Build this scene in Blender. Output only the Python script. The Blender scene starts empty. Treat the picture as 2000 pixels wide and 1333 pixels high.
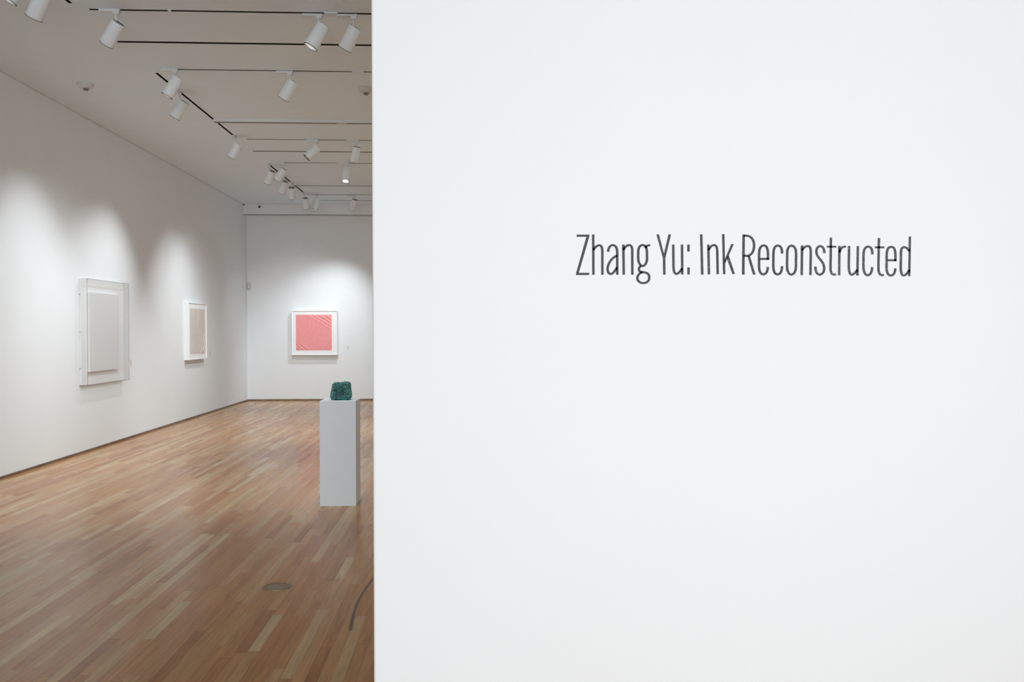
import bpy, bmesh, math, random
from mathutils import Vector, Matrix, noise
random.seed(7)
S = bpy.context.scene
COL = S.collection
S.view_settings.view_transform = 'Standard'
S.view_settings.look = 'None'
S.cycles.use_denoising = True
S.cycles.max_bounces = 10
S.cycles.diffuse_bounces = 6
S.cycles.transparent_max_bounces = 16
S.cycles.sample_clamp_indirect = 8

# ------------------------------------------------------------------ camera
F, CX, CY = 1680.0, 1000.0, 666.5
CAM = Vector((0, 0, 1.55))
dy = Vector((922 - CX, 644 - CY, F)).normalized()
_a = 0.001
V = Vector((_a, 1, -(dy.x * _a + dy.y) / dy.z)).normalized()
XH = V.cross(dy)
M3 = Matrix((XH, dy, -V))             # camera (right, down, forward) -> world
cam_d = bpy.data.cameras.new('camera'); cam = bpy.data.objects.new('camera', cam_d); COL.objects.link(cam)
cam_d.sensor_width = 36.0; cam_d.lens = 36.0 * F / 2000.0
r_, d_, f_ = (M3 @ Vector((1, 0, 0)), M3 @ Vector((0, 1, 0)), M3 @ Vector((0, 0, 1)))
rot = Matrix((r_, -d_, -f_)).transposed().to_4x4()
cam.matrix_world = Matrix.Translation(CAM) @ rot
S.camera = cam

def ray(x, y): return M3 @ Vector((x - CX, y - CY, F))
def onX(x, y, X): r = ray(x, y); return CAM + r * ((X - CAM.x) / r.x)
def onY(x, y, Y): r = ray(x, y); return CAM + r * ((Y - CAM.y) / r.y)
def onZ(x, y, Z): r = ray(x, y); return CAM + r * ((Z - CAM.z) / r.z)

# room measures (metres)
XL, XR, YB, YF, H, YW = -4.89, 4.6, 18.98, 18.72, 4.245, 3.2

# ------------------------------------------------------------------ materials
def sl(c):  # sRGB 0-255 -> linear
    o = []
    for v in c:
        v /= 255.0
        o.append(v / 12.92 if v <= 0.04045 else ((v + 0.055) / 1.055) ** 2.4)
    return (*o, 1.0)
def mat(name, col, rough=0.6, metal=0.0, spec=0.5, noise_amt=0.0, scale=20.0, bump=0.0, bscale=200.0):
    m = bpy.data.materials.new(name); m.use_nodes = True
    nt = m.node_tree; b = nt.nodes['Principled BSDF']
    b.inputs['Base Color'].default_value = col
    b.inputs['Roughness'].default_value = rough
    b.inputs['Metallic'].default_value = metal
    b.inputs['Specular IOR Level'].default_value = spec
    tc = nt.nodes.new('ShaderNodeTexCoord')
    if noise_amt:
        n = nt.nodes.new('ShaderNodeTexNoise'); n.inputs['Scale'].default_value = scale; n.inputs['Detail'].default_value = 6
        nt.links.new(tc.outputs['Object'], n.inputs['Vector'])
        mx = nt.nodes.new('ShaderNodeMix'); mx.data_type = 'RGBA'; mx.blend_type = 'MULTIPLY'
        mr = nt.nodes.new('ShaderNodeMapRange')
        mr.inputs['From Min'].default_value = 0.3; mr.inputs['From Max'].default_value = 0.7
        mr.inputs['To Min'].default_value = 1 - noise_amt; mr.inputs['To Max'].default_value = 1.0
        nt.links.new(n.outputs['Fac'], mr.inputs['Value'])
        mx.inputs[0].default_value = 1.0
        mx.inputs[6].default_value = col
        nt.links.new(mr.outputs['Result'], mx.inputs[7])
        nt.links.new(mx.outputs[2], b.inputs['Base Color'])
    if bump:
        n2 = nt.nodes.new('ShaderNodeTexNoise'); n2.inputs['Scale'].default_value = bscale; n2.inputs['Detail'].default_value = 4
        nt.links.new(tc.outputs['Object'], n2.inputs['Vector'])
        bp = nt.nodes.new('ShaderNodeBump'); bp.inputs['Strength'].default_value = bump; bp.inputs['Distance'].default_value = 0.002
        nt.links.new(n2.outputs['Fac'], bp.inputs['Height']); nt.links.new(bp.outputs['Normal'], b.inputs['Normal'])
    return m
WALL = mat('white_wall_paint', (0.775, 0.812, 0.84, 1), 0.75, spec=0.2, noise_amt=0.015, scale=3, bump=0.12, bscale=90)
FRONTWALL = mat('entrance_wall_paint', (0.83, 0.84, 0.85, 1), 0.75, spec=0.2, noise_amt=0.008, scale=2, bump=0.05, bscale=120)
CEIL = mat('ceiling_paint', (0.775, 0.892, 0.985, 1), 0.85, spec=0.1, noise_amt=0.02, scale=6, bump=0.15, bscale=70)
BASEB = mat('dark_wood_strip', (0.22, 0.145, 0.10, 1), 0.5, noise_amt=0.5, scale=4)
BLACK = mat('black_slot', (0.006, 0.006, 0.006, 1), 0.9, spec=0.0)
WHITEMETAL = mat('white_powder_coat', (0.78, 0.85, 0.90, 1), 0.38, spec=0.5, noise_amt=0.02)
ADAPT = mat('white_track_plastic', (0.68, 0.71, 0.73, 1), 0.5, noise_amt=0.02)
CAPGREY = mat('grey_louvre', (0.22, 0.215, 0.21, 1), 0.6, noise_amt=0.1)
RIMDARK = mat('dark_lamp_rim', (0.05, 0.05, 0.05, 1), 0.5, noise_amt=0.1)
CHROME = mat('polished_reflector', (0.9, 0.92, 0.95, 1), 0.4, metal=1.0, noise_amt=0.02)
PLINTH = mat('plinth_paint', (0.75, 0.82, 0.885, 1), 0.6, spec=0.3, noise_amt=0.03, scale=5, bump=0.05)
FRAME = mat('white_lacquer_frame', (0.835, 0.85, 0.86, 1), 0.45, noise_amt=0.01)
MATBOARD = mat('white_mount_board', (0.85, 0.868, 0.88, 1), 0.85, noise_amt=0.01)
PANELW = mat('off_white_panel', (0.775, 0.79, 0.805, 1), 0.8, noise_amt=0.03, scale=9, bump=0.2, bscale=40)
PINK = mat('pink_silk', (0.85, 0.315, 0.325, 1), 0.6, noise_amt=0.06, scale=14)
BEIGE = mat('taupe_paper', (0.645, 0.60, 0.55, 1), 0.6, noise_amt=0.08, scale=7)
CARD = mat('pale_card', (0.72, 0.72, 0.71, 1), 0.7, noise_amt=0.02)
CARDTXT = mat('card_print', (0.45, 0.45, 0.45, 1), 0.7, noise_amt=0.02)
DETECT = mat('detector_plastic', (0.60, 0.62, 0.62, 1), 0.5, noise_amt=0.03)
DARKPL = mat('dark_plastic', (0.02, 0.02, 0.02, 1), 0.3, noise_amt=0.1)
BRASS = mat('worn_brass', (0.33, 0.245, 0.15, 1), 0.42, metal=0.75, noise_amt=0.3, scale=25)
BRASSD = mat('tarnished_brass', (0.30, 0.23, 0.15, 1), 0.5, metal=0.25, noise_amt=0.3, scale=25)
STEEL = mat('screw_steel', (0.3, 0.3, 0.3, 1), 0.4, metal=0.6, noise_amt=0.1)

def lamp_glow():
    m = bpy.data.materials.new('lit_lamp_glass'); m.use_nodes = True
    nt = m.node_tree; b = nt.nodes['Principled BSDF']
    n = nt.nodes.new('ShaderNodeTexNoise'); n.inputs['Scale'].default_value = 30
    mr = nt.nodes.new('ShaderNodeMapRange'); mr.inputs['To Min'].default_value = 10; mr.inputs['To Max'].default_value = 14
    nt.links.new(n.outputs['Fac'], mr.inputs['Value']); nt.links.new(mr.outputs['Result'], b.inputs['Emission Strength'])
    b.inputs['Emission Color'].default_value = (1, 0.97, 0.92, 1); b.inputs['Base Color'].default_value = (0.9, 0.9, 0.9, 1)
    return m
GLOW = lamp_glow()

def acrylic(name, tr, rough=0.03, col=(0.985, 0.985, 0.985, 1)):
    m = bpy.data.materials.new(name); m.use_nodes = True
    nt = m.node_tree; nt.nodes.remove(nt.nodes['Principled BSDF'])
    out = nt.nodes['Material Output']
    t = nt.nodes.new('ShaderNodeBsdfTransparent'); t.inputs['Color'].default_value = col
    g = nt.nodes.new('ShaderNodeBsdfGlossy'); g.inputs['Roughness'].default_value = rough; g.inputs['Color'].default_value = (0.9, 0.9, 0.9, 1)
    lw = nt.nodes.new('ShaderNodeLayerWeight'); lw.inputs['Blend'].default_value = 0.5
    fr = nt.nodes.new('ShaderNodeMath'); fr.operation = 'POWER'; fr.inputs[1].default_value = 5.0
    nt.links.new(lw.outputs['Facing'], fr.inputs[0])
    ad = nt.nodes.new('ShaderNodeMath'); ad.operation = 'ADD'; ad.inputs[1].default_value = tr; ad.use_clamp = True
    n = nt.nodes.new('ShaderNodeTexNoise'); n.inputs['Scale'].default_value = 8
    mu = nt.nodes.new('ShaderNodeMath'); mu.operation = 'MULTIPLY_ADD'; mu.inputs[1].default_value = 0.01
    nt.links.new(fr.outputs[0], ad.inputs[0]); nt.links.new(n.outputs['Fac'], mu.inputs[0]); nt.links.new(ad.outputs[0], mu.inputs[2])
    mx = nt.nodes.new('ShaderNodeMixShader')
    nt.links.new(mu.outputs[0], mx.inputs[0]); nt.links.new(t.outputs[0], mx.inputs[1]); nt.links.new(g.outputs[0], mx.inputs[2])
    nt.links.new(mx.outputs[0], out.inputs['Surface'])
    return m
ACRYL = acrylic('clear_acrylic', 0.008)
ACRYLSIDE = acrylic('clear_acrylic_side', 0.008, 0.03, (0.945, 0.948, 0.95, 1))
ACRYLEDGE = acrylic('acrylic_edge', 0.05, 0.3, (0.80, 0.80, 0.80, 1))

def floor_mat():
    m = bpy.data.materials.new('strip_oak_floor'); m.use_nodes = True
    nt = m.node_tree; N = nt.nodes; L = nt.links; b = N['Principled BSDF']
    def math_(op, a, b_=None, c=None, clamp=False):
        n = N.new('ShaderNodeMath'); n.operation = op; n.use_clamp = clamp
        for i, v in enumerate((a, b_, c)):
            if v is None: continue
            if isinstance(v, (int, float)): n.inputs[i].default_value = v
            else: L.new(v, n.inputs[i])
        return n.outputs[0]
    def wn(dim, x, y=None):
        n = N.new('ShaderNodeTexWhiteNoise'); n.noise_dimensions = dim
        if dim == '1D': L.new(x, n.inputs['W'])
        else:
            c = N.new('ShaderNodeCombineXYZ'); L.new(x, c.inputs[0]); L.new(y, c.inputs[1]); L.new(c.outputs[0], n.inputs['Vector'])
        return n
    tc = N.new('ShaderNodeTexCoord'); sp = N.new('ShaderNodeSeparateXYZ'); L.new(tc.outputs['Object'], sp.inputs[0])
    X, Y = sp.outputs[0], sp.outputs[1]
    xr = math_('DIVIDE', X, 0.057)
    row = math_('FLOOR', xr)
    fx = math_('FRACT', xr)
    rr = wn('1D', row)
    rs = N.new('ShaderNodeSeparateColor'); L.new(rr.outputs['Color'], rs.inputs[0])
    ln = math_('MULTIPLY_ADD', rs.outputs[0], 0.8, 0.65)
    yo = math_('ADD', math_('DIVIDE', Y, ln), math_('MULTIPLY', rs.outputs[1], 37.0))
    # break the regular spacing of the butt joints
    yo = math_('ADD', yo, math_('MULTIPLY', math_('SINE', math_('MULTIPLY', yo, 2.3)), 0.22))
    pid = math_('FLOOR', yo); fy = math_('FRACT', yo)
    pr = wn('2D', row, pid)
    ps = N.new('ShaderNodeSeparateColor'); L.new(pr.outputs['Color'], ps.inputs[0])
    ramp = N.new('ShaderNodeValToRGB'); L.new(ps.outputs[0], ramp.inputs[0])
    cr = ramp.color_ramp
    stops = [(0.0, (0.335, 0.137, 0.044)), (0.10, (0.39, 0.169, 0.055)), (0.28, (0.435, 0.203, 0.069)), (0.50, (0.45, 0.227, 0.082)),
             (0.70, (0.465, 0.255, 0.10)), (0.88, (0.50, 0.312, 0.143)), (1.0, (0.54, 0.38, 0.205))]
    cr.elements[0].position = 0; cr.elements[1].position = 1
    for p, c in stops[1:-1]: cr.elements.new(p)
    for e, (p, c) in zip(cr.elements, stops): e.position = p; e.color = (*c, 1)
    # grain, stretched along the boards and shifted per board
    cb = N.new('ShaderNodeCombineXYZ')
    L.new(math_('MULTIPLY', X, 42.0), cb.inputs[0])
    L.new(math_('ADD', math_('MULTIPLY', Y, 2.2), math_('MULTIPLY', ps.outputs[1], 60.0)), cb.inputs[1])
    L.new(math_('MULTIPLY', ps.outputs[2], 40.0), cb.inputs[2])
    g = N.new('ShaderNodeTexNoise'); g.inputs['Scale'].default_value = 1.0; g.inputs['Detail'].default_value = 7; g.inputs['Roughness'].default_value = 0.62
    g.inputs['Distortion'].default_value = 0.9
    L.new(cb.outputs[0], g.inputs['Vector'])
    gr = N.new('ShaderNodeMapRange'); gr.inputs['From Min'].default_value = 0.28; gr.inputs['From Max'].default_value = 0.68
    gr.inputs['To Min'].default_value = 0.66; gr.inputs['To Max'].default_value = 1.12
    L.new(g.outputs['Fac'], gr.inputs['Value'])
    # occasional dark knots and mineral streaks
    cb2 = N.new('ShaderNodeCombineXYZ'); L.new(math_('MULTIPLY', X, 30.0), cb2.inputs[0]); L.new(math_('MULTIPLY', Y, 5.0), cb2.inputs[1])
    k = N.new('ShaderNodeTexNoise'); k.inputs['Scale'].default_value = 1.0; k.inputs['Detail'].default_value = 3; L.new(cb2.outputs[0], k.inputs['Vector'])
    kr = N.new('ShaderNodeMapRange'); kr.inputs['From Min'].default_value = 0.70; kr.inputs['From Max'].default_value = 0.78
    kr.inputs['To Min'].default_value = 1.0; kr.inputs['To Max'].default_value = 0.5; L.new(k.outputs['Fac'], kr.inputs['Value'])
    # joints
    ex = math_('MINIMUM', fx, math_('SUBTRACT', 1.0, fx))
    ey = math_('MULTIPLY', math_('MINIMUM', fy, math_('SUBTRACT', 1.0, fy)), 10.0)
    e = math_('MINIMUM', ex, ey)
    jr = N.new('ShaderNodeMapRange'); jr.inputs['From Min'].default_value = 0.0; jr.inputs['From Max'].default_value = 0.035
    jr.inputs['To Min'].default_value = 0.62; jr.inputs['To Max'].default_value = 1.0; L.new(e, jr.inputs['Value'])
    # the long dark split along a board beside the partition
    dyv = math_('SUBTRACT', Y, 4.86)
    cxv = math_('MULTIPLY_ADD', math_('MULTIPLY', dyv, dyv), 0.13, -0.650)
    dist = math_('ABSOLUTE', math_('SUBTRACT', X, cxv))
    sr = N.new('ShaderNodeMapRange'); sr.inputs['From Min'].default_value = 0.002; sr.inputs['From Max'].default_value = 0.015
    sr.inputs['To Min'].default_value = 0.22; sr.inputs['To Max'].default_value = 1.0; L.new(dist, sr.inputs['Value'])
    inside = math_('MULTIPLY', math_('GREATER_THAN', Y, 4.44), math_('LESS_THAN', Y, 5.6))
    split = math_('ADD', math_('MULTIPLY', inside, math_('SUBTRACT', sr.outputs['Result'], 1.0)), 1.0)
    tot = math_('MULTIPLY', math_('MULTIPLY', gr.outputs['Result'], kr.outputs['Result']), math_('MULTIPLY', jr.outputs['Result'], split))
    mx = N.new('ShaderNodeMix'); mx.data_type = 'RGBA'; mx.blend_type = 'MULTIPLY'; mx.inputs[0].default_value = 1.0
    L.new(ramp.outputs[0], mx.inputs[6]); L.new(tot, mx.inputs[7])
    L.new(mx.outputs[2], b.inputs['Base Color'])
    rg = math_('MULTIPLY_ADD', ps.outputs[1], 0.07, 0.20)
    L.new(rg, b.inputs['Roughness'])
    b.inputs['Specular IOR Level'].default_value = 0.28
    bp = N.new('ShaderNodeBump'); bp.inputs['Strength'].default_value = 0.03; bp.inputs['Distance'].default_value = 0.001
    L.new(jr.outputs['Result'], bp.inputs['Height']); L.new(bp.outputs['Normal'], b.inputs['Normal'])
    return m
FLOOR = floor_mat()

def letter_mat():
    m = mat('charcoal_vinyl', (0.045, 0.049, 0.053, 1), 0.55, spec=0.3)
    nt = m.node_tree; N = nt.nodes; L = nt.links; b = N['Principled BSDF']
    tc = N.new('ShaderNodeTexCoord'); sp = N.new('ShaderNodeSeparateXYZ'); L.new(tc.outputs['Object'], sp.inputs[0])
    n = N.new('ShaderNodeTexNoise'); n.inputs['Scale'].default_value = 210; n.inputs['Detail'].default_value = 3
    L.new(tc.outputs['Object'], n.inputs['Vector'])
    n3 = N.new('ShaderNodeTexNoise'); n3.inputs['Scale'].default_value = 5.5; n3.inputs['Detail'].default_value = 1
    L.new(tc.outputs['Object'], n3.inputs['Vector'])
    r1 = N.new('ShaderNodeMapRange'); r1.inputs['From Min'].default_value = 0.60; r1.inputs['From Max'].default_value = 0.78; L.new(n.outputs['Fac'], r1.inputs['Value'])
    # the middle of the title is the scuffed part
    r2 = N.new('ShaderNodeMapRange'); r2.inputs['From Min'].default_value = 0.66; r2.inputs['From Max'].default_value = 0.85; L.new(sp.outputs[0], r2.inputs['Value'])
    mm = N.new('ShaderNodeMath'); mm.operation = 'MULTIPLY'; L.new(r1.outputs[0], mm.inputs[0]); L.new(r2.outputs[0], mm.inputs[1])
    m2 = N.new('ShaderNodeMath'); m2.operation = 'MULTIPLY'; L.new(mm.outputs[0], m2.inputs[0]); m2.inputs[1].default_value = 0.55
    # the last letters are a little more faded
    r4 = N.new('ShaderNodeMapRange'); r4.inputs['From Min'].default_value = 1.15; r4.inputs['From Max'].default_value = 1.4; r4.inputs['To Max'].default_value = 0.035
    L.new(sp.outputs[0], r4.inputs['Value'])
    ad = N.new('ShaderNodeMath'); ad.operation = 'ADD'; L.new(m2.outputs[0], ad.inputs[0]); L.new(r4.outputs[0], ad.inputs[1])
    mx = N.new('ShaderNodeMix'); mx.data_type = 'RGBA'; L.new(ad.outputs[0], mx.inputs[0])
    mx.inputs[6].default_value = (0.042, 0.047, 0.052, 1); mx.inputs[7].default_value = (0.75, 0.76, 0.77, 1)
    L.new(mx.outputs[2], b.inputs['Base Color'])
    return m
LETTER = letter_mat()

def rock_mat():
    m = mat('teal_crystal', (0.01, 0.1, 0.1, 1), 0.3, spec=0.6)
    nt = m.node_tree; N = nt.nodes; L = nt.links; b = N['Principled BSDF']
    tc = N.new('ShaderNodeTexCoord')
    v = N.new('ShaderNodeTexVoronoi'); v.inputs['Scale'].default_value = 150; L.new(tc.outputs['Object'], v.inputs['Vector'])
    n = N.new('ShaderNodeTexNoise'); n.inputs['Scale'].default_value = 9; L.new(tc.outputs['Object'], n.inputs['Vector'])
    s = N.new('ShaderNodeSeparateColor'); L.new(v.outputs['Color'], s.inputs[0])
    ad = N.new('ShaderNodeMath'); ad.operation = 'MULTIPLY_ADD'; L.new(n.outputs['Fac'], ad.inputs[0]); ad.inputs[1].default_value = 0.9; 
    sb = N.new('ShaderNodeMath'); sb.operation = 'ADD'; L.new(s.outputs[0], sb.inputs[0]); sb.inputs[1].default_value = -0.45
    L.new(sb.outputs[0], ad.inputs[2])
    r = N.new('ShaderNodeValToRGB'); L.new(ad.outputs[0], r.inputs[0])
    e = r.color_ramp.elements; e[0].color = (0.002, 0.022, 0.026, 1); e[1].color = (0.10, 0.52, 0.49, 1); e[1].position = 0.97
    x = r.color_ramp.elements.new(0.46); x.color = (0.004, 0.065, 0.068, 1)
    x = r.color_ramp.elements.new(0.72); x.color = (0.012, 0.18, 0.178, 1)
    L.new(r.outputs[0], b.inputs['Base Color'])
    bp = N.new('ShaderNodeBump'); bp.inputs['Strength'].default_value = 0.9; bp.inputs['Distance'].default_value = 0.004
    L.new(v.outputs['Distance'], bp.inputs['Height']); L.new(bp.outputs['Normal'], b.inputs['Normal'])
    return m
ROCK = rock_mat()

# ------------------------------------------------------------------ mesh helpers
def obj(name, bm, m, parent=None, smooth=False, world=True):
    me = bpy.data.meshes.new(name)
    bmesh.ops.recalc_face_normals(bm, faces=bm.faces)
    bm.to_mesh(me); bm.free(); me.materials.append(m)
    if smooth:
        for p in me.polygons: p.use_smooth = True
        me.set_sharp_from_angle(angle=math.radians(40))
    o = bpy.data.objects.new(name, me); COL.objects.link(o)
    if parent is not None:
        o.parent = parent
        if world: o.matrix_parent_inverse = parent.matrix_world.inverted()
    return o
def tag(o, label, cat, group=None):
    o['label'] = label; o['category'] = cat
    if group: o['group'] = group
    return o
def thing(name, label, cat, loc, group=None):
    o = bpy.data.objects.new(name, None); COL.objects.link(o); o.empty_display_size = 0.1
    o.location = loc; o.matrix_world = Matrix.Translation(loc)
    return tag(o, label, cat, group)
def struct(name, bm, m):
    o = obj(name, bm, m); o['kind'] = 'structure'; return o
def box(bm, a, b):
    x0, y0, z0 = a; x1, y1, z1 = b
    v = [bm.verts.new(p) for p in ((x0,y0,z0),(x1,y0,z0),(x1,y1,z0),(x0,y1,z0),(x0,y0,z1),(x1,y0,z1),(x1,y1,z1),(x0,y1,z1))]
    for f in ((0,3,2,1),(4,5,6,7),(0,1,5,4),(1,2,6,5),(2,3,7,6),(3,0,4,7)): bm.faces.new([v[i] for i in f])
    return v
def bxm(a, b, bev=0.0):
    bm = bmesh.new(); box(bm, a, b)
    if bev: bmesh.ops.bevel(bm, geom=bm.edges[:], offset=bev, segments=2, affect='EDGES', profile=0.5)
    return bm
def lathe(profile, seg=32, mtx=None, cap0=True, cap1=True):
    """profile: list of (r, z) along +Z"""
    bm = bmesh.new(); rings = []
    for r, z in profile:
        rings.append([bm.verts.new((r*math.cos(2*math.pi*i/seg), r*math.sin(2*math.pi*i/seg), z)) for i in range(seg)])
    for a, b in zip(rings, rings[1:]):
        for i in range(seg):
            j = (i+1) % seg; bm.faces.new((a[i], a[j], b[j], b[i]))
    if cap0: bm.faces.new(rings[0][::-1])
    if cap1: bm.faces.new(rings[-1])
    if mtx is not None: bm.transform(mtx)
    return bm
def prism(pts, z0, z1):
    bm = bmesh.new(); n = len(pts)
    lo = [bm.verts.new((x, y, z0)) for x, y in pts]; hi = [bm.verts.new((x, y, z1)) for x, y in pts]
    bm.faces.new(lo[::-1]); bm.faces.new(hi)
    for i in range(n): bm.faces.new((lo[i], lo[(i+1) % n], hi[(i+1) % n], hi[i]))
    return bm

# ------------------------------------------------------------------ the setting
struct('floor', bxm((XL, -3.5, -0.1), (XR, YB, 0)), FLOOR)
struct('ceiling', bxm((XL, -0.5, H), (XR, YB, H + 0.15)), CEIL)
struct('wall_left', bxm((XL - 0.2, -3.5, -0.1), (XL, YB + 0.2, H + 0.15)), WALL)
struct('wall_back', bxm((XL, YB, -0.1), (XR + 0.2, YB + 0.2, H + 0.15)), WALL)
struct('wall_right', bxm((XR, YW, -0.1), (XR + 0.2, YB, H + 0.15)), WALL)
zf = onY(600, 419.2, YF).z
struct('trim_1', bxm((XL, YF, zf), (XR, YB, H)), WALL)      # the dropped fascia over the back wall
SHADELINE = mat('painted_shadow_line', (0.34, 0.335, 0.33, 1), 0.8, noise_amt=0.2, scale=3)
struct('shadow_strip_2', bxm((XL, YF - 0.002, zf - 0.016), (XR, YF + 0.03, zf)), SHADELINE)     # added grey strip, painting in the shadow line under the fascia
SHADELINEP = mat('painted_ceiling_shadow', (0.66, 0.67, 0.69, 1), 0.8, noise_amt=0.2, scale=3)
struct('shadow_strip_3', bxm((XL, -0.5, H - 0.012), (XL + 0.002, YF, H)), SHADELINEP)            # greyed strip that paints the shadow gap between left wall and ceiling
# partition with the title, its free end slightly rounded
xe = onY(727.5, 690, YW).x
R = 0.010
pts = [(xe + R - R*math.sin(t), YW + R - R*math.cos(t)) for t in [i*math.pi/2/8 for i in range(9)]]
pts = [(5.6, YW)] + pts + [(xe, YW + 0.22), (5.6, YW + 0.22)]
bm = prism(pts, 0.0, H)
for v in bm.verts:
    if v.co.x < 1: v.co.x += (1.5 - v.co.z) * 0.0008
wf = struct('wall_front', bm, FRONTWALL)
struct('baseboard_left', bxm((XL, -3.5, 0), (XL + 0.014, YB, 0.028)), BASEB)
struct('baseboard_back', bxm((XL + 0.014, YB - 0.014, 0), (XR, YB, 0.032)), BASEB)

# ------------------------------------------------------------------ title lettering
def cr_(pts, closed=False, n=10):
    P = [Vector((*p, 0)) for p in pts]; out = []
    m = len(P); rng = m if closed else m - 1
    for i in range(rng):
        p1, p2 = P[i], P[(i+1) % m]
        p0 = P[i-1] if (closed or i > 0) else p1 - (p2 - p1)
        p3 = P[(i+2) % m] if (closed or i + 2 < m) else p2 + (p2 - p1)
        t0 = 0.0; t1 = t0 + max((p1-p0).length, 1e-6)**0.5; t2 = t1 + max((p2-p1).length, 1e-6)**0.5; t3 = t2 + max((p3-p2).length, 1e-6)**0.5
        for k in range(n):
            t = t1 + (t2-t1)*k/n
            A1 = p0*((t1-t)/(t1-t0)) + p1*((t-t0)/(t1-t0)); A2 = p1*((t2-t)/(t2-t1)) + p2*((t-t1)/(t2-t1)); A3 = p2*((t3-t)/(t3-t2)) + p3*((t-t2)/(t3-t2))
            B1 = A1*((t2-t)/(t2-t0)) + A2*((t-t0)/(t2-t0)); B2 = A2*((t3-t)/(t3-t1)) + A3*((t-t1)/(t3-t1))
            out.append(B1*((t2-t)/(t2-t1)) + B2*((t-t1)/(t2-t1)))
    if not closed: out.append(P[-1])
    return out
WV, WH = 59.0, 51.0
def glyph_mesh(parts, ox, oy, s=12.118):
    bm = bmesh.new()
    def w(p): return onY(ox + p[0]/s, oy + p[1]/s, YW)
    y0, y1 = YW - 0.0008, YW + 0.0002
    def slab(poly):
        q = [w(p) for p in poly]
        fr = [bm.verts.new((v.x, y0, v.z)) for v in q]; bk = [bm.verts.new((v.x, y1, v.z)) for v in q]
        bm.faces.new(fr); bm.faces.new(bk[::-1])
        for i in range(len(q)):
            j = (i+1) % len(q); bm.faces.new((fr[i], bk[i], bk[j], fr[j]))
    for kind, p in parts:
        if kind == 'p': slab(p)
        else:
            closed = kind == 'o'
            c = cr_(p, closed)
            n = len(c); Ls, Rs = [], []
            for i in range(n):
                if closed: t = c[(i+1) % n] - c[i-1]
                else: t = c[min(i+1, n-1)] - c[max(i-1, 0)]
                t.normalize()
                hw = 0.5*math.sqrt((WV*t.y)**2 + (WH*t.x)**2)
                nr = Vector((-t.y, t.x, 0))
                Ls.append(c[i] + nr*hw); Rs.append(c[i] - nr*hw)
            fl = [[bm.verts.new((q.x, yy, q.z)) for q in (w(v) for v in side)] for side in (Ls, Rs) for yy in (y0, y1)]
            lf, lb, rf, rb = fl
            for i in range(n if closed else n-1):
                j = (i+1) % n
                bm.faces.new((lf[i], lf[j], rf[j], rf[i])); bm.faces.new((lf[i], lb[i], lb[j], lf[j])); bm.faces.new((rf[i], rf[j], rb[j], rb[i]))
                bm.faces.new((lb[i], rb[i], rb[j], lb[j]))
            if not closed:
                for i in (0, n-1): bm.faces.new((lf[i], rf[i], rb[i], lb[i]))
    return bm
A_, B_, C_, D_, E_ = (1120, 450), (1275, 450), (1440, 450), (1560, 450), (1670, 450)
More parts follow.
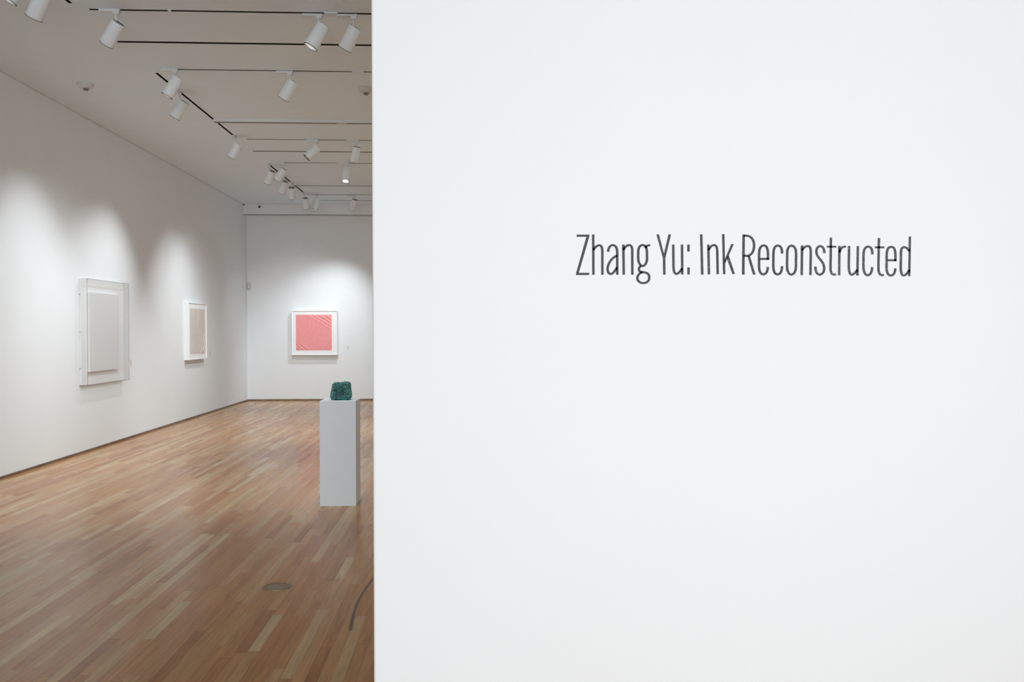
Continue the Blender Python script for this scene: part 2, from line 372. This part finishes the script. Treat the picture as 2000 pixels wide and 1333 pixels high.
GL = [
 (A_, [('p', [(75,104),(305,104),(305,156),(75,156)]), ('p', [(305,104),(378,104),(378,140),(128,1008),(62,1062),(62,1015),(305,156)]), ('p', [(62,1062),(128,1008),(373,1008),(373,1062)])]),
 (A_, [('p', [(438,100),(497,100),(501,1055),(443,1055)]), ('s', [(472,470),(505,420),(555,375),(612,357),(655,378),(680,445),(684,540),(684,700),(685,1055)])]),
 (A_, [('s', [(818,510),(830,450),(865,385),(930,352),(995,382),(1025,440),(1035,520),(1035,700),(1037,1055)]),
       ('s', [(1035,597),(990,622),(935,662),(870,735),(828,820),(807,905),(815,970),(840,1018),(885,1036),(935,1012),(980,960),(1030,880)])]),
 (A_, [('p', [(1150,340),(1210,340),(1220,1055),(1162,1055)]), ('s', [(1183,470),(1215,415),(1265,368),(1325,352),(1368,378),(1388,440),(1391,540),(1392,700),(1394,1055)])]),
 (A_, [('o', [(1637,351),(1580,374),(1546,430),(1534,510),(1532,590),(1533,670),(1544,745),(1580,815),(1637,848),(1695,815),(1730,745),(1741,670),(1740,590),(1738,510),(1726,430),(1692,374)]),
       ('s', [(1700,420),(1730,378),(1770,360),(1816,357)]),
       ('s', [(1600,838),(1562,878),(1550,925),(1570,972),(1640,998)]),
       ('o', [(1640,995),(1720,1008),(1775,1050),(1793,1110),(1783,1180),(1735,1230),(1650,1252),(1570,1230),(1522,1180),(1514,1115),(1542,1052),(1590,1012)])]),
 (B_, [('p', [(85,98),(145,98),(263,550),(237,655)]), ('p', [(370,98),(432,98),(298,655),(263,550)]), ('p', [(263,550),(298,655),(302,1053),(242,1053),(237,655)])]),
 (B_, [('s', [(483,340),(487,650),(489,850),(496,940),(515,1005),(558,1035),(610,1010),(655,960),(692,905)]), ('p', [(660,340),(720,340),(726,1048),(668,1048)])]),
 (B_, [('p', [(813,340),(873,340),(873,505),(813,505)]), ('p', [(815,880),(875,880),(875,1048),(817,1048)])]),
 (B_, [('p', [(1115,98),(1175,98),(1200,1052),(1140,1052)])]),
 (B_, [('p', [(1284,340),(1342,340),(1358,1045),(1298,1045)]), ('s', [(1318,470),(1350,415),(1395,370),(1450,352),(1495,375),(1518,430),(1525,520),(1529,700),(1535,1040)])]),
 (B_, [('p', [(1637,90),(1695,90),(1718,1040),(1660,1040)]), ('p', [(1855,328),(1917,328),(1708,800),(1690,720)]), ('p', [(1745,650),(1795,590),(1945,1038),(1882,1038)])]),
 (C_, [('p', [(120,102),(180,102),(172,1052),(108,1052)]), ('s', [(150,129),(215,129),(295,150),(360,215),(391,300),(395,395),(375,490),(330,560),(265,602),(150,603)]), ('p', [(238,610),(296,604),(432,1052),(370,1052)])]),
 (C_, [('s', [(725,700),(727,580),(717,470),(684,385),(622,360),(562,390),(525,465),(516,560),(515,720),(515,870),(528,960),(565,1025),(618,1046),(672,1022),(710,955),(723,870)]), ('p', [(530,655),(752,655),(752,703),(530,703)])]),
 (C_, [('s', [(1060,553),(1055,475),(1033,405),(995,373),(955,364),(905,385),(868,450),(856,540),(853,710),(853,870),(866,960),(903,1028),(955,1046),(1010,1022),(1047,950),(1060,850)])]),
 (C_, [('o', [(1282,366),(1226,390),(1190,460),(1181,550),(1179,700),(1178,860),(1188,950),(1226,1025),(1280,1052),(1335,1025),(1376,950),(1387,860),(1389,700),(1390,550),(1380,460),(1340,390)])]),
 (D_, [('p', [(48,360),(107,360),(100,1063),(40,1063)]), ('s', [(75,480),(110,430),(160,388),(217,376),(260,398),(281,460),(284,550),(280,800),(276,1063)])]),
 (D_, [('s', [(608,545),(597,470),(570,410),(508,376),(455,398),(425,450),(417,510),(430,575),(470,645),(530,720),(575,790),(599,870),(598,945),(572,1010),(505,1052),(445,1030),(410,975),(396,910),(392,860)])]),
 (D_, [('s', [(762,172),(760,300),(757,600),(752,860),(757,960),(785,1030),(835,1050),(883,1045)]), ('p', [(665,367),(888,367),(888,413),(665,413)])]),
 (D_, [('p', [(932,370),(990,370),(985,1070),(928,1070)]), ('s', [(962,530),(985,465),(1025,410),(1070,392),(1120,387)])]),
 (D_, [('s', [(1191,372),(1188,600),(1185,860),(1195,970),(1222,1035),(1255,1054),(1305,1032),(1350,985),(1385,935)]), ('p', [(1370,375),(1427,375),(1418,1075),(1358,1075)])]),
 (E_, [('s', [(408,573),(402,490),(380,428),(345,397),(305,388),(255,407),(216,470),(201,560),(199,720),(199,880),(213,975),(250,1045),(300,1067),(352,1042),(390,970),(403,873)])]),
 (E_, [('s', [(565,185),(562,330),(557,600),(553,870),(559,970),(588,1042),(635,1064),(682,1058)]), ('p', [(468,382),(692,382),(692,430),(468,430)])]),
 (E_, [('s', [(953,735),(955,610),(946,500),(912,415),(852,396),(792,420),(757,495),(748,590),(746,740),(745,900),(759,990),(795,1052),(848,1074),(902,1050),(940,985),(952,900)]), ('p', [(765,688),(980,688),(980,735),(765,735)])]),
 (E_, [('p', [(1270,147),(1325,147),(1310,1088),(1253,1088)]), ('s', [(1290,500),(1250,450),(1205,412),(1155,402),(1110,425),(1087,500),(1084,600),(1082,740),(1081,880),(1088,980),(1112,1050),(1148,1072),(1200,1050),(1245,1000),(1285,940)])]),
]
tp = onY(1452, 500, YW)
title = thing('title_lettering', 'dark grey tall condensed title lettering across the white entrance wall', 'sign', (tp.x, YW, tp.z))
for (ox, oy), parts in GL:
    if len(parts) == 2 and all(k == 'p' and p[0][0] > 800 for k, p in parts):
        for q in parts: obj('colon_dot', glyph_mesh([q], ox, oy), LETTER, title)
    else: obj('letter', glyph_mesh(parts, ox, oy), LETTER, title)

# ------------------------------------------------------------------ artworks
def sheet(P0, U, W, nrm, su, sw, folds, n=90):
    """wrinkled square sheet: P0 lower-left corner, U across, W up, nrm outwards"""
    bm = bmesh.new(); g = []
    for j in range(n+1):
        row = []
        for i in range(n+1):
            u, w = i/n, j/n; h = 0.0
            for (cu, cw, ax, aw, fr, ext, amp) in folds:
                d = abs(u-cu)*ax + abs(w-cw)*aw
                k = max(0.0, 1 - d/ext)
                wob = 0.05*noise.noise(Vector((u*3, w*3, cu*5+cw)))
                h += amp * k**0.6 * min(1.0, d*14) * (0.5 + 0.5*math.sin(2*math.pi*fr*(d+wob)) ** 1)
            h += 0.0018*noise.noise(Vector((u*5, w*5, 3.1))) + 0.0008*noise.noise(Vector((u*14, w*14, 9)))
            eb = min(u, 1-u, w, 1-w)
            h *= min(1, eb*18 + 0.25)
            row.append(bm.verts.new(P0 + U*(u*su) + W*(w*sw) + nrm*(0.003 + h)))
        g.append(row)
    for j in range(n):
        for i in range(n): bm.faces.new((g[j][i], g[j][i+1], g[j+1][i+1], g[j+1][i]))
    return bm
def frame_ring(a, b, bw, depth_axis, d0, d1, bev=0.004):
    """square picture frame bars. a,b: (s,z) outer corners in plane; depth_axis 'x' or 'y'"""
    bm = bmesh.new()
    (s0, z0), (s1, z1) = a, b
    for (p, q) in (((s0, z0), (s1, z0+bw)), ((s0, z1-bw), (s1, z1)), ((s0, z0+bw), (s0+bw, z1-bw)), ((s1-bw, z0+bw), (s1, z1-bw))):
        if depth_axis == 'y': box(bm, (p[0], d0, p[1]), (q[0], d1, q[1]))
        else: box(bm, (d0, p[0], p[1]), (d1, q[0], q[1]))
    return bm
# pink sheet on the back wall
yf = YB - 0.10
p0, p1 = onY(569.8, 694.2, yf), onY(658.6, 607.0, yf)
pk = thing('framed_picture', 'wrinkled pink sheet in a deep white frame on the far back wall', 'picture', ((p0.x+p1.x)/2, YB, p0.z))
obj('frame', frame_ring((p0.x, p0.z), (p1.x, p1.z), 0.014, 'y', yf, YB - 0.001), FRAME, pk)
obj('mount', bxm((p0.x+0.014, yf+0.012, p0.z+0.014), (p1.x-0.014, yf+0.02, p1.z-0.014)), MATBOARD, pk)
q0, q1 = onY(578.2, 684.6, yf+0.012), onY(647.8, 615.2, yf+0.012)
obj('sheet', sheet(Vector((q0.x, yf+0.012, q0.z)), Vector((1,0,0)), Vector((0,0,1)), Vector((0,-1,0)), q1.x-q0.x, q1.z-q0.z,
    [(1,1,0.62,1.0,10,0.52,0.015),(0,0,0.8,1.0,11,0.36,0.014),(1,0,1.0,0.55,10,0.28,0.013),(0,1,1.0,0.8,11,0.22,0.008),(0.47,1,0.9,0.12,9,0.2,0.003)]), PINK, pk, smooth=True)
# taupe sheet on the left wall
xf = XL + 0.085
t0 = onX(369.6, 704.0, xf); t1 = onX(407, 596.0, xf)
ya, yb_ = t0.y, t0.y + 0.985
za, zb = t0.z, t0.z + 0.985
tk = thing('framed_picture', 'creased taupe sheet in a white frame on the left wall', 'picture', (XL, (ya+yb_)/2, za))
obj('frame', frame_ring((ya, za), (yb_, zb), 0.014, 'x', XL + 0.001, xf), FRAME, tk)
obj('mount', bxm((xf-0.02, ya+0.014, za+0.014), (xf-0.012, yb_-0.014, zb-0.014)), MATBOARD, tk)
obj('sheet', sheet(Vector((xf-0.012, ya+0.10, za+0.10)), Vector((0,1,0)), Vector((0,0,1)), Vector((1,0,0)), 0.785, 0.785,
    [(1,0,0.9,0.6,8,0.45,0.02),(0.55,0.85,0.9,0.5,5,0.22,0.012)]), BEIGE, tk, smooth=True)
# white panel in a clear acrylic case on the left wall
xa = XL + 0.106
c0 = onX(154.8, 754, XL); c1 = onX(253, 743, xa)
y0, y1 = c0.y, c1.y
z0 = c0.z; z1 = onX(154.8, 544, XL).z
ac = thing('framed_picture', 'pale blank panel inside a clear acrylic box on the left wall, nearest the camera', 'picture', (XL, (y0+y1)/2, z0))
obj('backing_board', bxm((XL+0.001, y0+0.006, z0+0.006), (XL+0.03, y1-0.006, z1-0.006)), MATBOARD, ac)
pa = onX(176, 727, XL+0.062); pb = onX(232.3, 576, XL+0.062)
ptop = onX(176, 571, XL+0.062).z
obj('panel', bxm((XL+0.03, pa.y, pa.z), (XL+0.062, pb.y, ptop), 0.002), PANELW, ac)
bm = bmesh.new(); th = 0.005
box(bm, (xa-th, y0, z0), (xa, y1, z1))
cover = obj('acrylic_cover', bm, ACRYL, ac)
bm = bmesh.new()
box(bm, (XL+0.001, y0, z0), (xa-th, y0+th, z1)); box(bm, (XL+0.001, y1-th, z0), (xa-th, y1, z1))
box(bm, (XL+0.001, y0+th, z1-th), (xa-th, y1-th, z1)); box(bm, (XL+0.001, y0+th, z0), (xa-th, y1-th, z0+th))
obj('acrylic_side', bm, ACRYLSIDE, cover)
bm = bmesh.new(); e = 0.0055
for yy in (y0, y1-e):
    box(bm, (xa-e, yy, z0), (xa+0.0006, yy+e, z1))
for zz in (z0, z1-e):
    box(bm, (xa-e, y0+e, zz), (xa+0.0006, y1-e, zz+e))
obj('polished_edge', bm, ACRYLEDGE, cover)
for zz in (z0 + (z1-z0)*0.16, z0 + (z1-z0)*0.5, z0 + (z1-z0)*0.85):
    obj('screw', lathe([(0.001,0),(0.007,0.001),(0.007,0.004),(0.004,0.006)], 12, Matrix.Translation((XL+0.016, y0-0.0002, zz)) @ Matrix.Rotation(math.pi/2, 4, 'X')), STEEL, ac)
# small captions beside each work
def caption(c, w, h, axis, label):
    if axis == 'y': a, b = (c.x-w/2, YB-0.004, c.z-h/2), (c.x+w/2, YB, c.z+h/2)
    else: a, b = (XL, c.y-w/2, c.z-h/2), (XL+0.004, c.y+w/2, c.z+h/2)
    t = thing('wall_caption', label, 'caption', ((a[0]+b[0])/2, (a[1]+b[1])/2, a[2]), 'small wall captions')
    obj('card', bxm(a, b), CARD, t)
    bm = bmesh.new()
    for k, f in enumerate((0.8, 0.6, 0.45, 0.3)):
        zz = a[2] + (b[2]-a[2])*f; L_ = 0.75 - 0.12*(k % 2)
        if axis == 'y': box(bm, (a[0]+w*0.12, YB-0.0046, zz), (a[0]+w*L_, YB-0.004, zz+h*0.05))
        else: box(bm, (XL+0.004, a[1]+w*0.12, zz), (XL+0.0046, a[1]+w*L_, zz+h*0.05))
    obj('print', bm, CARDTXT, t)
caption(onY(680.3, 680, YB), 0.055, 0.085, 'y', 'small pale caption card on the back wall, right of the pink sheet')
caption(onX(409.3, 691, XL), 0.10, 0.085, 'x', 'small pale caption card beside the taupe sheet on the left wall')
caption(onX(255.3, 709.5, XL), 0.07, 0.10, 'x', 'small pale caption card beside the acrylic boxed panel')

# ------------------------------------------------------------------ plinth and rock
a0, a1 = onZ(625.2, 989.4, 0), onZ(695.4, 989.4, 0)
pyf = (a0.y + a1.y)/2; pyb = pyf + 0.29
pz = onY(660, 783.6, pyf).z
pl = tag(obj('plinth', bxm((a0.x, pyf, 0), (a1.x, pyb, pz), 0.0025), PLINTH), 'tall square white plinth standing on the wooden floor beside the partition', 'plinth')
rc = onY(666, 765, pyf + 0.13)
bm = bmesh.new(); bmesh.ops.create_icosphere(bm, subdivisions=6, radius=1.0)
RW, RD, RH = 0.094, 0.075, 0.158
def spow(v, p): return math.copysign(abs(v)**p, v)
for v in bm.verts:
    n = v.co.normalized()
    # squarish boulder, narrower and slightly dished on top
    m_ = (abs(n.x)**4.6 + abs(n.y)**4.0 + abs(n.z)**5.5) ** (-1/4.7)
    q = n * m_
    t = (q.z + 1)/2
    wd = 1.02 - 0.25*max(0, t-0.15)
    x = q.x*RW*wd; y = q.y*RD*wd; z = t*RH
    x += 0.006*t - 0.001
    if t > 0.6:
        z += (t-0.6)*2.5*(0.006*(n.x) - 0.010*math.exp(-((n.x+0.0)/0.25)**2)*0.5)
    d = 0.006*noise.noise(q*1.9 + Vector((3, 1, 7))) + 0.004*noise.noise(q*6)
    vor = noise.voronoi(q*11)[0][0]
    k = 1.0 if t > 0.06 else 0.3
    v.co = Vector((x, y, z)) + n*(d*k + 0.0045*k*(0.35 - vor))
    if v.co.z < 0.0: v.co.z = 0.0
bm.transform(Matrix.Translation((rc.x, pyf + 0.13, pz)))
tag(obj('rock', bm, ROCK, smooth=False), 'dark teal crystalline rock resting on top of the white plinth', 'rock')

# ------------------------------------------------------------------ floor outlet
fo = onZ(541, 1147, 0)
ot = thing('floor_outlet', 'round brass outlet cover set into the wooden floor', 'outlet', fo)
obj('rim', lathe([(0.070,0.0),(0.0695,0.0028),(0.074,0.0038),(0.083,0.003),(0.088,0.0)], 48, Matrix.Translation(fo), False, False), BRASS, ot, smooth=True)
obj('cover_plate', lathe([(0.0705,0.0002),(0.069,0.0016),(0.02,0.002)], 48, Matrix.Translation(fo), True, True), BRASSD, ot, smooth=True)
for an in (0.4, 0.4 + math.pi):
    obj('screw', lathe([(0.006,0),(0.0055,0.0022),(0.003,0.003)], 14, Matrix.Translation(fo + Vector((0.045*math.cos(an), 0.045*math.sin(an), 0.0014)))), BRASS, ot)

# ------------------------------------------------------------------ ceiling fittings
def detector(px, py, label):
    c = onZ(px, py, H)
    t = thing('smoke_detector', label, 'smoke detector', c, 'ceiling smoke detectors')
    T = Matrix.Translation(c) @ Matrix.Rotation(math.pi, 4, 'X')
    obj('base_plate', lathe([(0.088,0),(0.088,0.012),(0.082,0.018)], 36, T), DETECT, t, smooth=True)
    obj('dome', lathe([(0.080,0.018),(0.076,0.030),(0.062,0.046),(0.040,0.054)], 36, T), DETECT, t, smooth=True)
    obj('sensor_cap', lathe([(0.026,0.054),(0.030,0.060),(0.030,0.066),(0.020,0.074),(0.006,0.076)], 24, T @ Matrix.Translation((0.008, 0, 0))), CAPGREY, t, smooth=True)
detector(166.5, 163.5, 'round pale smoke detector alone on the ceiling near the left wall')
detector(713.5, 172.5, 'round pale smoke detector on the ceiling, partly hidden by the white partition')
# black ball camera
c = onZ(507.5, 399.6, H); c.y -= 0.0
cm = thing('security_camera', 'small black security camera on a pale ceiling base near the back wall', 'camera', c)
T = Matrix.Translation(c) @ Matrix.Rotation(math.pi, 4, 'X')
obj('base', lathe([(0.075,0),(0.075,0.014),(0.045,0.032),(0.014,0.036)], 28, T), DETECT, cm, smooth=True)
bm = bmesh.new(); bmesh.ops.create_uvsphere(bm, u_segments=20, v_segments=12, radius=0.04)
bm.transform(Matrix.Translation(c + Vector((0.006, -0.012, -0.055)))); obj('camera_ball', bm, DARKPL, cm, smooth=True)
obj('lens', lathe([(0.020,0),(0.020,0.022),(0.014,0.026)], 20, Matrix.Translation(c + Vector((-0.004, -0.028, -0.062))) @ Matrix.Rotation(math.radians(125), 4, 'X')), DARKPL, cm, smooth=True)
c = onX(475.6, 399.2, XL); c = Vector((XL + 0.014, YF - 0.016, H - 0.016))
dt = thing('corner_sensor', 'tiny black sensor tucked into the far ceiling corner', 'sensor', c)
bm = bmesh.new(); bmesh.ops.create_uvsphere(bm, u_segments=14, v_segments=8, radius=0.014); bm.transform(Matrix.Translation(c)); obj('sensor_ball', bm, DARKPL, dt, smooth=True)
obj('bracket', bxm(c + Vector((-0.015, -0.006, 0.004)), c + Vector((0.004, 0.006, 0.017))), DARKPL, dt)
# motion detector on the back wall
c = onY(485.3, 559.2, YB)
c.x = max(c.x, XL + 0.045)
md = thing('motion_detector', 'small rounded white motion detector high in the back wall corner', 'motion detector', (c.x, YB, c.z - 0.085))
bm = bxm((c.x-0.033, YB-0.045, c.z-0.085), (c.x+0.033, YB, c.z+0.085)); 
bmesh.ops.bevel(bm, geom=[e_ for e_ in bm.edges if abs(e_.verts[0].co.y-e_.verts[1].co.y) > 0.02 or min(v_.co.y for v_ in e_.verts) < YB-0.04 and max(v_.co.y for v_ in e_.verts) < YB-0.04], offset=0.018, segments=4, affect='EDGES')
obj('case', bm, DETECT, md, smooth=True)
obj('window', bxm((c.x-0.02, YB-0.047, c.z-0.04), (c.x+0.02, YB-0.044, c.z+0.0), 0.001), CARD, md)

# lighting tracks: black recessed channels with white joiners
def track_x(py_ref, px_ref, x_px0, label, joins=(), w=0.021, rail=False):
    Y = onZ(px_ref, py_ref, H).y
    xa_ = onZ(x_px0, py_ref, H).x if x_px0 is not None else None
    t = thing('ceiling_rail' if rail else 'lighting_track', label, 'rail' if rail else 'track', (xa_, Y, H), 'ceiling rails' if rail else 'ceiling lighting tracks')
    if rail:
        obj('white_casing', bxm((xa_, Y-0.04, H-0.036), (3.5, Y+0.04, H+0.001), 0.002), ADAPT, t)
        obj('lower_slot', bxm((xa_, Y-0.038, H-0.039), (3.5, Y+0.02, H-0.0355)), CAPGREY, t)
    else:
        obj('channel', bxm((xa_, Y-w/2, H-0.003), (3.5, Y+w/2, H+0.001)), BLACK, t)
    for (j0, j1) in joins:
        ja, jb = onZ(j0, py_ref, H).x, onZ(j1, py_ref, H).x
        obj('joiner', bxm((ja, Y-0.024, H-0.0445 if rail else H-0.007), (jb, Y+0.024, H-0.0002 if not rail else H-0.036)), CEIL if not rail else ADAPT, t)
    return Y
def track_y(p0, p1, label):
    a, b = onZ(*p0, H), onZ(*p1, H); x = -3.30
    t = thing('lighting_track', label, 'track', (x, a.y, H), 'ceiling lighting tracks')
    obj('channel', bxm((x-0.0125, a.y, H-0.003), (x+0.0125, b.y, H+0.001)), BLACK, t)
    return x
Y1 = track_x(22.5, 450, 180, 'black cross track nearest the camera, holding three large spotlights', [(331, 336), (632, 658)])
Y2 = track_x(84.8, 480, 226, 'thick black ceiling slot behind the three nearest spotlights', w=0.034)
Y3 = track_x(137.8, 520, 326, 'black cross track holding two spotlights above the near left detector', [(687, 709)], w=0.016)
Y4 = track_x(235, 570, 420, 'white ceiling rail crossing the room between the near and middle spotlights', [(658, 677)], rail=True)
Y5 = track_x(273, 600, 483, 'thin grey cross track just beyond the nearer white rail', w=0.016)
Y6 = track_x(296.2, 610, 495, 'dark ceiling slot passing behind the strongly tilted middle spotlight', w=0.030)
Y7 = track_x(318.5, 630, 545, 'thin grey cross track with the spotlight whose lit lens faces the camera', w=0.016)
Y8 = track_x(359.5, 660, 574, 'white ceiling rail crossing the far end of the room', rail=True)
Y9 = track_x(380.3, 660, 600, 'thin cross track over the far end, farthest but one', w=0.018)
Y10 = track_x(392.0, 680, 615, 'farthest dark ceiling slot, just in front of the back wall fascia', w=0.026)
track_y((20, -85), (138, 5.5), 'lengthwise black track at top left, cut by the photo edge')
track_y((306, 142.5), (466, 264.5), 'lengthwise black track along the left side in the middle of the ceiling')
track_y((527, 319.5), (597, 377), 'lengthwise black track at the far left with a row of small spotlights')

# ------------------------------------------------------------------ spotlights
lamps = {}
def lamp(key, att, along, Tp, Bp, dlt, label, lit=False, toff=0.0, low=None):
    A = onZ(att[0], att[1], H)
    if along == 'y': A.x = -3.30 if abs(A.x + 3.30) < 0.15 else A.x
    T = onY(Tp[0], Tp[1], A.y + toff); B = onY(Bp[0], Bp[1], A.y + toff + dlt)
    d = (B - T); L_ = d.length; d.normalize()
    t = thing('track_spotlight', label, 'spotlight', A, 'white cylinder track spotlights')
    drop = 0.02
    zb_ = H - (0.0395 if low else 0.0)
    bm = bmesh.new()
    if along == 'x':
        box(bm, (A.x-0.135, A.y-0.018, zb_-0.022), (A.x+0.035, A.y+0.018, zb_-0.0005))
        box(bm, (A.x-0.018, A.y-0.016, zb_-0.042), (A.x+0.028, A.y+0.016, zb_-0.022))
    else:
        box(bm, (A.x-0.018, A.y-0.10, zb_-0.022), (A.x+0.018, A.y+0.035, zb_-0.0005))
        box(bm, (A.x-0.016, A.y-0.02, zb_-0.042), (A.x+0.016, A.y+0.026, zb_-0.022))
    obj('track_adapter', bm, ADAPT, t)
    # stem: hangs straight down into the rear of the housing
    side = T + (A - T).dot(Vector((1, 0, 0)))*Vector((1, 0, 0))
    zs = T.z - 0.012 if T.z < A.z - 0.06 else A.z - 0.07
    sx = max(T.x - 0.045, min(T.x + 0.045, A.x))
    zs = T.z + (T.x - sx)*(-d.x)/max(0.2, -d.z)*1.0 - 0.015
    zs = min(zs, A.z - 0.06)
    bm = lathe([(0.009, 0), (0.009, A.z - 0.03 - zs)], 12)
    sh = Matrix.Identity(4); hgt = A.z - 0.03 - zs
    sh[0][2] = (A.x - sx)/hgt; sh[1][2] = (A.y - (A.y + toff))/hgt
    bm.transform(Matrix.Translation((sx, A.y + toff, zs)) @ sh)
    obj('stem', bm, ADAPT, t, smooth=True)
    Q = d.to_track_quat('Z', 'Y').to_matrix().to_4x4(); W = Matrix.Translation(T) @ Q
    r0, r1 = 0.058, 0.0625
    hs = obj('housing', lathe([(r0-0.004, 0.004), (r0, 0.0), (r0+0.0005, 0.004), (r1, L_-0.004), (r1-0.001, L_), (r1-0.006, L_), (r1-0.006, L_-0.03)], 40, W, False, False), WHITEMETAL, t, smooth=True)
    obj('end_cap', lathe([(r0-0.0042, 0.0045), (r0-0.012, 0.003), (0.02, 0.003)], 32, W, True, True), CAPGREY, t, smooth=True)
    obj('trim_ring', lathe([(r1-0.001, L_-0.002), (r1+0.0008, L_+0.0005), (r1+0.0004, L_+0.003), (r1-0.007, L_+0.003), (r1-0.007, L_-0.01)], 40, W, False, False), RIMDARK, t, smooth=True)
    rf = obj('reflector', lathe([(r1-0.0072, L_-0.006), (r1-0.013, L_-0.022), (0.042, L_-0.03)], 32, W, False, False), CHROME, t, smooth=True)
    obj('bulb_glass', lathe([(0.042, L_-0.03), (0.036, L_-0.023), (0.01, L_-0.019)], 24, W, True, True), GLOW if lit else CAPGREY, rf, smooth=True)
    lamps[key] = (B + d*0.03, d)
lamp('A', (96, -75), 'x', (92, -27), (66.5, 34), 0.075, 'large white cylinder spotlight at top left, its upper half out of the photo')
lamp('B', (52, -62), 'y', (40, -38), (16, 1), -0.02, 'white spotlight at the top left corner showing only its open mouth', lit=True)
lamp('S1', (226, 18.5), 'x', (232.5, 43.5), (208, 86), 0.062, 'leftmost of three large spotlights on the nearest cross track', lit=True)
lamp('S2', (622, 27), 'x', (631, 51), (606.5, 91.5), -0.02, 'large spotlight on nearest cross track with bright reflector showing, left of its twin', lit=True)
lamp('S3', (690, 28), 'x', (695, 53), (674, 95.5), 0.065, 'large spotlight on the nearest cross track, right beside the white partition')
lamp('S4', (341, 135), 'x', (347, 154), (326, 187.5), -0.02, 'upper of two overlapping spotlights, its silver mouth showing, near the left detector', lit=True)
lamp('S5', (354, 178.5), 'y', (360, 198), (341.5, 229), 0.035, 'lower of two overlapping spotlights, hanging at the lengthwise middle track')
lamp('S6', (565.5, 139), 'x', (572.5, 158.5), (553.5, 193), 0.042, 'lone white spotlight in mid ceiling, right of the two overlapping ones, before the nearer rail')
lamp('S7', (461, 266.5), 'y', (466, 281.5), (452.3, 308), 0.025, 'white spotlight hanging alone at the far end of the middle lengthwise track', lit=True)
lamp('S8', (616.5, 273.3), 'x', (620.5, 289), (599, 308), -0.03, 'strongly tilted small spotlight with a black and silver mouth in mid ceiling')
lamp('S9', (695.8, 274), 'x', (697, 287), (692, 316.5), 0.075, 'nearly upright spotlight beside the partition edge, crossed by a dark slot')
lamp('S10', (551.5, 317.5), 'x', (554.7, 330.3), (541.2, 352.5), 0.04, 'spotlight overlapping the lengthwise far track, second from left of the far cluster')
lamp('S11', (530, 321.5), 'y', (532, 334.3), (522.5, 358), 0.09, 'leftmost spotlight of the far left cluster')
lamp('S12', (555, 344), 'y', (556.8, 354.5), (549.7, 376.8), 0.09, 'third spotlight from the left in the far cluster, tilted slightly left')
lamp('S13', (570.5, 356.5), 'y', (569.5, 366.2), (570.5, 387.5), 0.12, 'upright spotlight with a dark round top, lowest of the far cluster beside the far rail')
lamp('S14', (596.5, 376.5), 'y', (596.1, 387), (597.6, 407.5), 0.11, 'small upright spotlight at the far end of the far lengthwise track')
lamp('S15', (617.8, 380.3), 'x', (620.5, 389), (615.8, 409), -0.015, 'small far spotlight with dark rim, right of the last lengthwise track', lit=True)
lamp('S16', (691.5, 380.8), 'x', (693.2, 390), (687.5, 409.3), 0.10, 'farthest small spotlight on the right, near the partition')
lamp('S17', (676, 318.6), 'x', (678.8, 329), (674.8, 354.5), -0.075, 'spotlight with a glaring lit lens pointing towards the camera', lit=True)

# ------------------------------------------------------------------ lights
def spot(name, loc, target, power, angle, blend=0.6, col=(0.915, 0.968, 0.99), rad=0.022):
    l = bpy.data.lights.new(name, 'SPOT'); l.energy = power; l.spot_size = math.radians(angle); l.spot_blend = blend; l.color = col; l.shadow_soft_size = rad
    o = bpy.data.objects.new(name, l); COL.objects.link(o); o.location = loc
    o.rotation_euler = (Vector(target) - Vector(loc)).to_track_quat('-Z', 'Y').to_euler(); return o
def area(name, loc, target, power, sx, sy, col=(1, 1, 1), spread=180):
    l = bpy.data.lights.new(name, 'AREA'); l.shape = 'RECTANGLE'; l.size = sx; l.size_y = sy; l.energy = power; l.color = col; l.spread = math.radians(spread)
    o = bpy.data.objects.new(name, l); COL.objects.link(o); o.location = loc
    o.rotation_euler = (Vector(target) - Vector(loc)).to_track_quat('-Z', 'Y').to_euler(); return o
L = lamps
spot('beam', L['S5'][0], (XL, 9.45, 1.0), 112, 82, 1.0)
spot('beam', L['S1'][0], (-3.6, 9.2, 0.0), 140, 100, 1.0)
spot('beam', L['A'][0], (XL, 7.2, 1.2), 100, 86, 1.0)
spot('beam', L['S4'][0], (XL, 10.6, 1.0), 70, 80, 1.0)
spot('beam', L['S7'][0], (XL, 11.45, 0.9), 190, 80, 1.0)
spot('beam', L['S6'][0], (XL, 11.2, 0.9), 165, 58, 1.0)
spot('beam', L['S10'][0], (XL, 14.6, 0.9), 160, 79, 1.0)
spot('beam', L['S11'][0], (XL, 15.6, 1.2), 60, 76, 1.0)
spot('beam', L['S16'][0], (-3.30, YB, 0.95), 225, 69, 1.0)
spot('beam', L['S13'][0], (-3.7, YB, 0.9), 165, 72, 1.0)
spot('beam', L['S9'][0], (-2.8, 14.6, 0.0), 460, 100, 1.0)
spot('beam', (-1.4, 6.2, 3.95), (-2.4, 6.8, 0.0), 80, 120, 1.0)  # extra unseen spot, added to smooth the floor's dimming towards the camera
spot('beam', L['S3'][0], (-2.6, 10.4, 0.0), 240, 104, 1.0)
# unseen spots added in the hidden right part of the gallery for bounce fill
for k, yy in enumerate((6.0, 7.5, 9.0, 10.5, 12.0, 13.5, 15.0, 16.5)):
    spot('beam', (2.4, yy, 3.9), (XR, yy, 1.6) if k % 2 else (2.2, yy, 0.0), 260 if k % 2 else 330, 84 if k % 2 else 90, 1.0)
# daylight of the entrance hall on the title wall
area('hall_daylight', (1.2, -7.0, 2.2), (0.95, YW, 1.45), 192, 7.5, 4.6, (0.935, 0.975, 1.0), 70)
w = bpy.data.worlds.new('world'); S.world = w; w.use_nodes = True
bg = w.node_tree.nodes['Background']; bg.inputs[0].default_value = (0.93, 0.965, 1.0, 1); bg.inputs[1].default_value = 0.25
